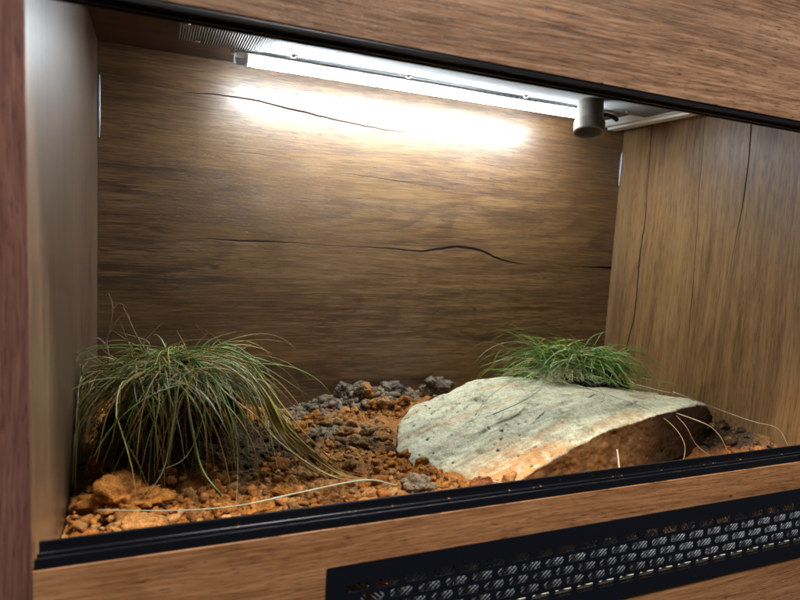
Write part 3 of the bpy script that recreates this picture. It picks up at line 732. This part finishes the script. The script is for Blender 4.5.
rg = random.Random(21)
tl = thing('grass_tussock', 'big drooping grass tussock with straw coloured blades in the left corner', 'grass tussock', (0.10, 0.33, -0.04))
root_ball((0.100, 0.335, 0.010), (0.072, 0.066, 0.060), 3.3, tl)
G, S, P_ = Blades(), Blades(), Blades()
for i in range(620):
    # crown: an ellipse of shoots on top of the ball
    a = rg.uniform(0, 6.28); r = rg.random()**0.6
    sx = 0.100+0.072*r*math.cos(a); sy = 0.315+0.055*r*math.sin(a); sz = 0.088-0.022*r*r+rg.uniform(-.01, .004)
    az = a+rg.gauss(0, 0.55)
    if rg.random() < .55: az = -math.pi/2+rg.gauss(0, 0.85)
    front = max(0, -math.sin(az)); rightw = max(0, math.cos(az))
    if rg.random() < .5: L = rg.uniform(0.035, 0.115)
    else:
        L = rg.uniform(0.10, 0.195); az = rg.choice((-2.6, -2.2, -0.5, -0.2))+rg.gauss(0, .35) if rg.random() < .75 else az
    rightw = 0; el = rg.uniform(-0.45, 0.65)
    pts = grow((sx, sy, sz), az, el, L, rg.choice((rg.uniform(3, 9), rg.uniform(8, 18), rg.uniform(14, 26))), wob=rg.uniform(.1, .6), rg=rg)
    if max(p.z for p in pts) > .116: continue
    u_ = rg.random(); w = rg.uniform(0.0009, 0.0026)
    if u_ < 0.42: c = jit(rg.choice(GREENS), rg); G.add(pts, w, c, jit(rg.choice(GREENS+STRAWS[:1]), rg), rg=rg)
    elif u_ < 0.88: c = jit(rg.choice(STRAWS), rg, .35); S.add(pts, w*0.8, c, jit(rg.choice(STRAWS), rg), rg=rg)
    else: P_.add(pts, w*1.15, jit(PALE[0], rg), jit(PALE[1], rg), rg=rg)
for i in range(620):   # messy thatch lying over the crown
    a = rg.uniform(0, 6.28); r = rg.random()**0.5
    sx = 0.100+0.068*r*math.cos(a); sy = 0.312+0.050*r*math.sin(a)
    pts = grow((sx, sy, 0.090-0.022*r*r), rg.uniform(0, 6.28), rg.uniform(-.2, .6), rg.uniform(.02, .065), rg.uniform(10, 40), wob=.8, n=8, rg=rg)
    (G if rg.random() < .4 else S).add(pts, rg.uniform(.0007, .0015), jit(rg.choice(GREENS[:3] if rg.random() < .4 else STRAWS), rg), rg=rg)
# individual arching blades seen clear of the mass
def arch(B, pts, w, c1, c2=None): B.add(smooth_path(pts, 6), w, c1, c2, rg=rg)
arch(P_, [(.150, .30, .088), (.185, .27, .070), (.205, .24, .020), (.215, .21, -.030)], .0016, PALE[0], STRAWS[1])
arch(G, [(.150, .31, .090), (.190, .29, .085), (.232, .28, .060), (.262, .27, .040)], .0014, GREENS[2], GREENS[3])
arch(G, [(.160, .31, .085), (.200, .28, .070), (.235, .26, .035), (.258, .25, .006)], .0013, GREENS[2], STRAWS[1])
arch(G, [(.112, .25, .070), (.118, .21, .030), (.128, .18, -.010), (.150, .16, -.036)], .0030, GREENS[3], (0.20, .25, .06))
arch(P_, [(.108, .26, .080), (.100, .215, .04), (.090, .19, -.008), (.070, .175, -.034)], .0028, PALE[0], PALE[1])
arch(G, [(.135, .255, .075), (.130, .21, .040), (.112, .185, .005), (.085, .175, -.005)], .0024, GREENS[3], PALE[0])
for k_ in range(16):   # yellow-green sheaf falling on the right
    o_ = rg.gauss(0, .016); e_ = rg.uniform(-.3, 1.1)
    arch(G if k_ % 2 else S, [(.165+o_, .30+o_, .080), (.200+o_*.6, .265, .050-.01*e_), (.222+o_, .235, .005), (.245+.045*e_+o_, .212-.02*e_, -.030-.008*e_), (.262+.07*e_, .20-.03*e_, -.040)], rg.uniform(.0016, .0038), jit((.22, .24, .05), rg), jit((.36, .22, .05), rg))
arch(P_, [(.120, .30, .088), (.128, .29, .105), (.140, .285, .120)], .0018, PALE[1], PALE[1])
arch(S, [(.130, .30, .088), (.142, .30, .105), (.158, .30, .118)], .0014, (.35, .30, .08), (.35, .30, .08))
arch(G, [(.150, .31, .088), (.160, .30, .102), (.178, .28, .100), (.185, .27, .092)], .0034, (.12, .24, .04), (.18, .32, .06))
arch(S, [(.060, .31, .080), (.048, .30, .115), (.040, .295, .140)], .0016, (.22, .15, .10), (.26, .18, .13))
arch(S, [(.050, .30, .080), (.030, .28, .098), (.022, .27, .112)], .0016, STRAWS[1], STRAWS[0])
for k_ in range(9):
    x_ = rg.uniform(.03, .16); arch(S if k_ % 3 else G, [(x_, .31, .085), (x_+rg.uniform(-.012, .012), .305, .105), (x_+rg.uniform(-.03, .03), .30, rg.uniform(.115, .130))], .0012, jit((.30, .24, .12), rg), jit((.42, .34, .2), rg))
G.build('green_blades', tl); S.build('dry_blades', tl); P_.build('pale_blades', tl)
# dark hanging roots and fibres under the tussock
Rt = Blades()
for i in range(160):
    a = rg.uniform(-2.9, 0.4); sx = .10+.07*math.cos(a); sy = .325+.06*math.sin(a)
    pts = grow((sx, sy, rg.uniform(-.02, .05)), a+rg.gauss(0, .8), rg.uniform(-1.2, .3), rg.uniform(.03, .09), rg.uniform(5, 25), wob=1.2, rg=rg)
    Rt.add(pts, rg.uniform(.0005, .0011), jit((.09, .06, .035), rg, .5), rg=rg)
Rt.build('hanging_roots', tl)

# right tussock on the back of the rock
tr = thing('grass_tussock', 'smaller bright green grass tussock on the back of the rock by right wall', 'grass tussock', (0.80, 0.36, 0.0))
root_ball((0.800, 0.385, 0.005), (0.088, 0.060, 0.042), 8.1, tr, ((0.03, 0.022, 0.014), (0.11, 0.075, 0.045)))
G, S, P_ = Blades(), Blades(), Blades()
def rockfloor(x, y):
    if .42 < x < .92 and y < .40: return 0.032 if x < .78 else .020
    return soil_base(x, y)+.003
for i in range(560):
    a = rg.uniform(0, 6.28); r = rg.random()**.6
    sx = .790+.078*r*math.cos(a); sy = .380+.040*r*math.sin(a); sz = .046-.013*r*r
    u2 = rg.random()
    if u2 < .50: az = math.pi+rg.gauss(0.05, .5); L = rg.uniform(.07, .19); el = rg.uniform(.1, .95); g_ = rg.uniform(6, 18)
    elif u2 < .90: az = rg.gauss(-.75, .5); L = rg.uniform(.06, .13); el = rg.uniform(.2, 1.05); g_ = rg.uniform(12, 28)
    else: az = rg.uniform(0, 6.28); L = rg.uniform(.05, .10); el = rg.uniform(.2, .9); g_ = rg.uniform(12, 26)
    pts = grow((sx, sy, sz), az, el, L, g_, rg=rg, floor=rockfloor)
    if max(p.z for p in pts) > .104: continue
    w = rg.uniform(.0009, .0023); u_ = rg.random()
    if u_ < .72: G.add(pts, w, jit(rg.choice(GREENS[:3]), rg), jit(rg.choice(GREENS), rg), rg=rg)
    elif u_ < .93: S.add(pts, w*.75, jit(rg.choice(STRAWS), rg), rg=rg)
    else: P_.add(pts, w, jit(PALE[0], rg), rg=rg)
for i in range(230):   # pale thatch spreading over the rock left of the crown
    sx = rg.gauss(.725, .03); sy = rg.gauss(.345, .02)
    pts = grow((sx, sy, .034), rg.uniform(2.2, 4.6), rg.uniform(-.2, .7), rg.uniform(.025, .075), rg.uniform(10, 34), wob=.9, n=9, rg=rg, floor=rockfloor)
    S.add(pts, rg.uniform(.0006, .0012), jit(rg.choice([(.40, .36, .2), (.26, .22, .10), (.18, .22, .09)]), rg, .3), rg=rg)
arch(G, [(.77, .38, .045), (.70, .39, .068), (.63, .40, .060), (.582, .40, .045)], .0018, GREENS[1], GREENS[3])
arch(P_, [(.77, .38, .045), (.71, .39, .060), (.64, .40, .048), (.592, .40, .036)], .0015, PALE[0], PALE[1])
arch(G, [(.76, .38, .045), (.69, .39, .080), (.655, .40, .084), (.62, .41, .078)], .0014, GREENS[1], GREENS[2])
arch(S, [(.79, .40, .05), (.765, .40, .085), (.745, .40, .110)], .0012, (.16, .09, .05), (.2, .1, .06))
arch(G, [(.79, .39, .05), (.815, .39, .085), (.845, .38, .098)], .0014, GREENS[2], PALE[0])
arch(G, [(.79, .39, .05), (.79, .39, .078), (.79, .385, .098), (.785, .38, .108)], .0013, GREENS[1], GREENS[2])
G.build('green_blades', tr); S.build('dry_blades', tr); P_.build('pale_blades', tr)

# ------------------------------------------------------------------ loose stalks
def stalk(name, pts, r, col, label, cat, group=None, taper=True, branches=()):
    pts = smooth_path(pts, 8); n = len(pts); c = Vector(pts[0])
    bm = bmesh.new(); tube_path(bm, [p-c for p in pts], [r*(1-0.6*i/n) if taper else r for i in range(n)], 7)
    for b_ in branches:
        b_ = smooth_path(b_, 6); tube_path(bm, [p-c for p in b_], [r*.6*(1-.7*i/len(b_)) for i in range(len(b_))], 6)
    o = link(name, bm, simple(name+'_tan', col, 0.5, var=0.2), None, True); o.location = c
    return tag(o, label, cat, group)
stalk('grass_stalk', [(.03, .150, -.028), (.104, .135, -.031), (.161, .130, -.031), (.224, .135, -.027), (.300, .145, -.026), (.345, .160, -.044)][::-1], .0010, (.32, .38, .25), 'long pale green blade lying across the soil behind the front track', 'grass blade')
stalk('wood_splinter', [(.649, .118, -.058), (.6455, .121, -.035), (.643, .124, -.014)], .0019, (.95, .90, .78), 'short pale splinter standing upright before the dark rock face', 'splinter', taper=True)
stalk('dry_twig', [(.028, .335, .03), (.030, .310, .085), (.028, .303, .105), (.032, .295, .125), (.035, .290, .150), (.031, .288, .166)], .0016, (.42, .30, .25), 'thin bare grey brown twig rising in the left corner above the grass', 'twig', branches=[[(.030, .299, .115), (.040, .294, .135), (.050, .290, .142), (.053, .289, .136)], [(.030, .305, .100), (.020, .300, .112), (.014, .297, .110)], [(.033, .291, .145), (.042, .287, .154), (.050, .284, .150)], [(.029, .315, .075), (.016, .305, .088), (.008, .300, .100)], [(.029, .318, .070), (.040, .305, .080), (.046, .300, .078)]])
stalk('dry_twig', [(.075, .31, .085), (.060, .30, .115), (.050, .295, .140), (.046, .29, .150)], .0011, (.45, .32, .22), 'thin tan twig leaning left out of the left grass crown', 'twig')
SG = 'straws hanging over the right end of the rock'
stalk('straw', [(.70, .28, .030), (.742, .19, .020), (.765, .155, .004), (.776, .135, -.022), (.768, .128, -.055)], .0009, (.42, .40, .22), 'pale straw hanging straight down the dark rock face', 'straw', SG)
stalk('straw', [(.80, .22, .022), (.785, .150, .005), (.800, .135, -.025), (.835, .125, -.050), (.845, .13, -.058)], .0008, (.28, .20, .12), 'brownish straw curving down the right end of the rock', 'straw', SG)
stalk('straw', [(.74, .25, .024), (.80, .145, .010), (.845, .14, -.012), (.868, .135, -.044)], .0009, (.50, .43, .28), 'pale straw crossing the rock end and bending to the soil', 'straw', SG)
stalk('straw', [(.86, .24, .022), (.93, .16, -.004), (.975, .14, -.015), (.985, .125, -.040)], .0008, (.42, .36, .24), 'arched straw between the rock and the right wall', 'straw', SG)
stalk('straw', [(.835, .115, -.045), (.88, .120, -.044), (.935, .105, -.050)], .0014, (.62, .52, .36), 'thick pale straw lying on soil at the right front corner', 'straw', SG)
stalk('straw', [(.52, .235, .008), (.57, .24, .0225), (.62, .27, .0285), (.66, .31, .031), (.72, .345, .034)], .0007, (.16, .17, .11), 'thin dark stalk lying across the pale top of the rock', 'straw', 'stalks lying on the rock')
stalk('straw', [(.50, .25, .004), (.54, .285, .016), (.60, .32, .028), (.67, .345, .034)], .0006, (.22, .22, .13), 'finer stalk lying higher on the pale top of the rock', 'straw', 'stalks lying on the rock')
stalk('straw', [(.66, .21, .018), (.70, .22, .022), (.725, .255, .027), (.735, .30, .031)], .0006, (.17, .13, .07), 'short curved stalk on the middle of the rock', 'straw', 'stalks lying on the rock')
stalk('straw', [(.45, .16, -.048), (.480, .135, -.046), (.505, .122, -.052)], .0010, (.45, .36, .22), 'short straw poking out below the front tip of the rock', 'straw')
stalk('straw', [(.265, .24, -.032), (.29, .20, -.036), (.315, .185, -.040), (.335, .17, -.045)], .0009, (.22, .07, .02), 'reddish stalk lying on the soil right of the yellow blades', 'straw')

bpy.context.view_layer.update()
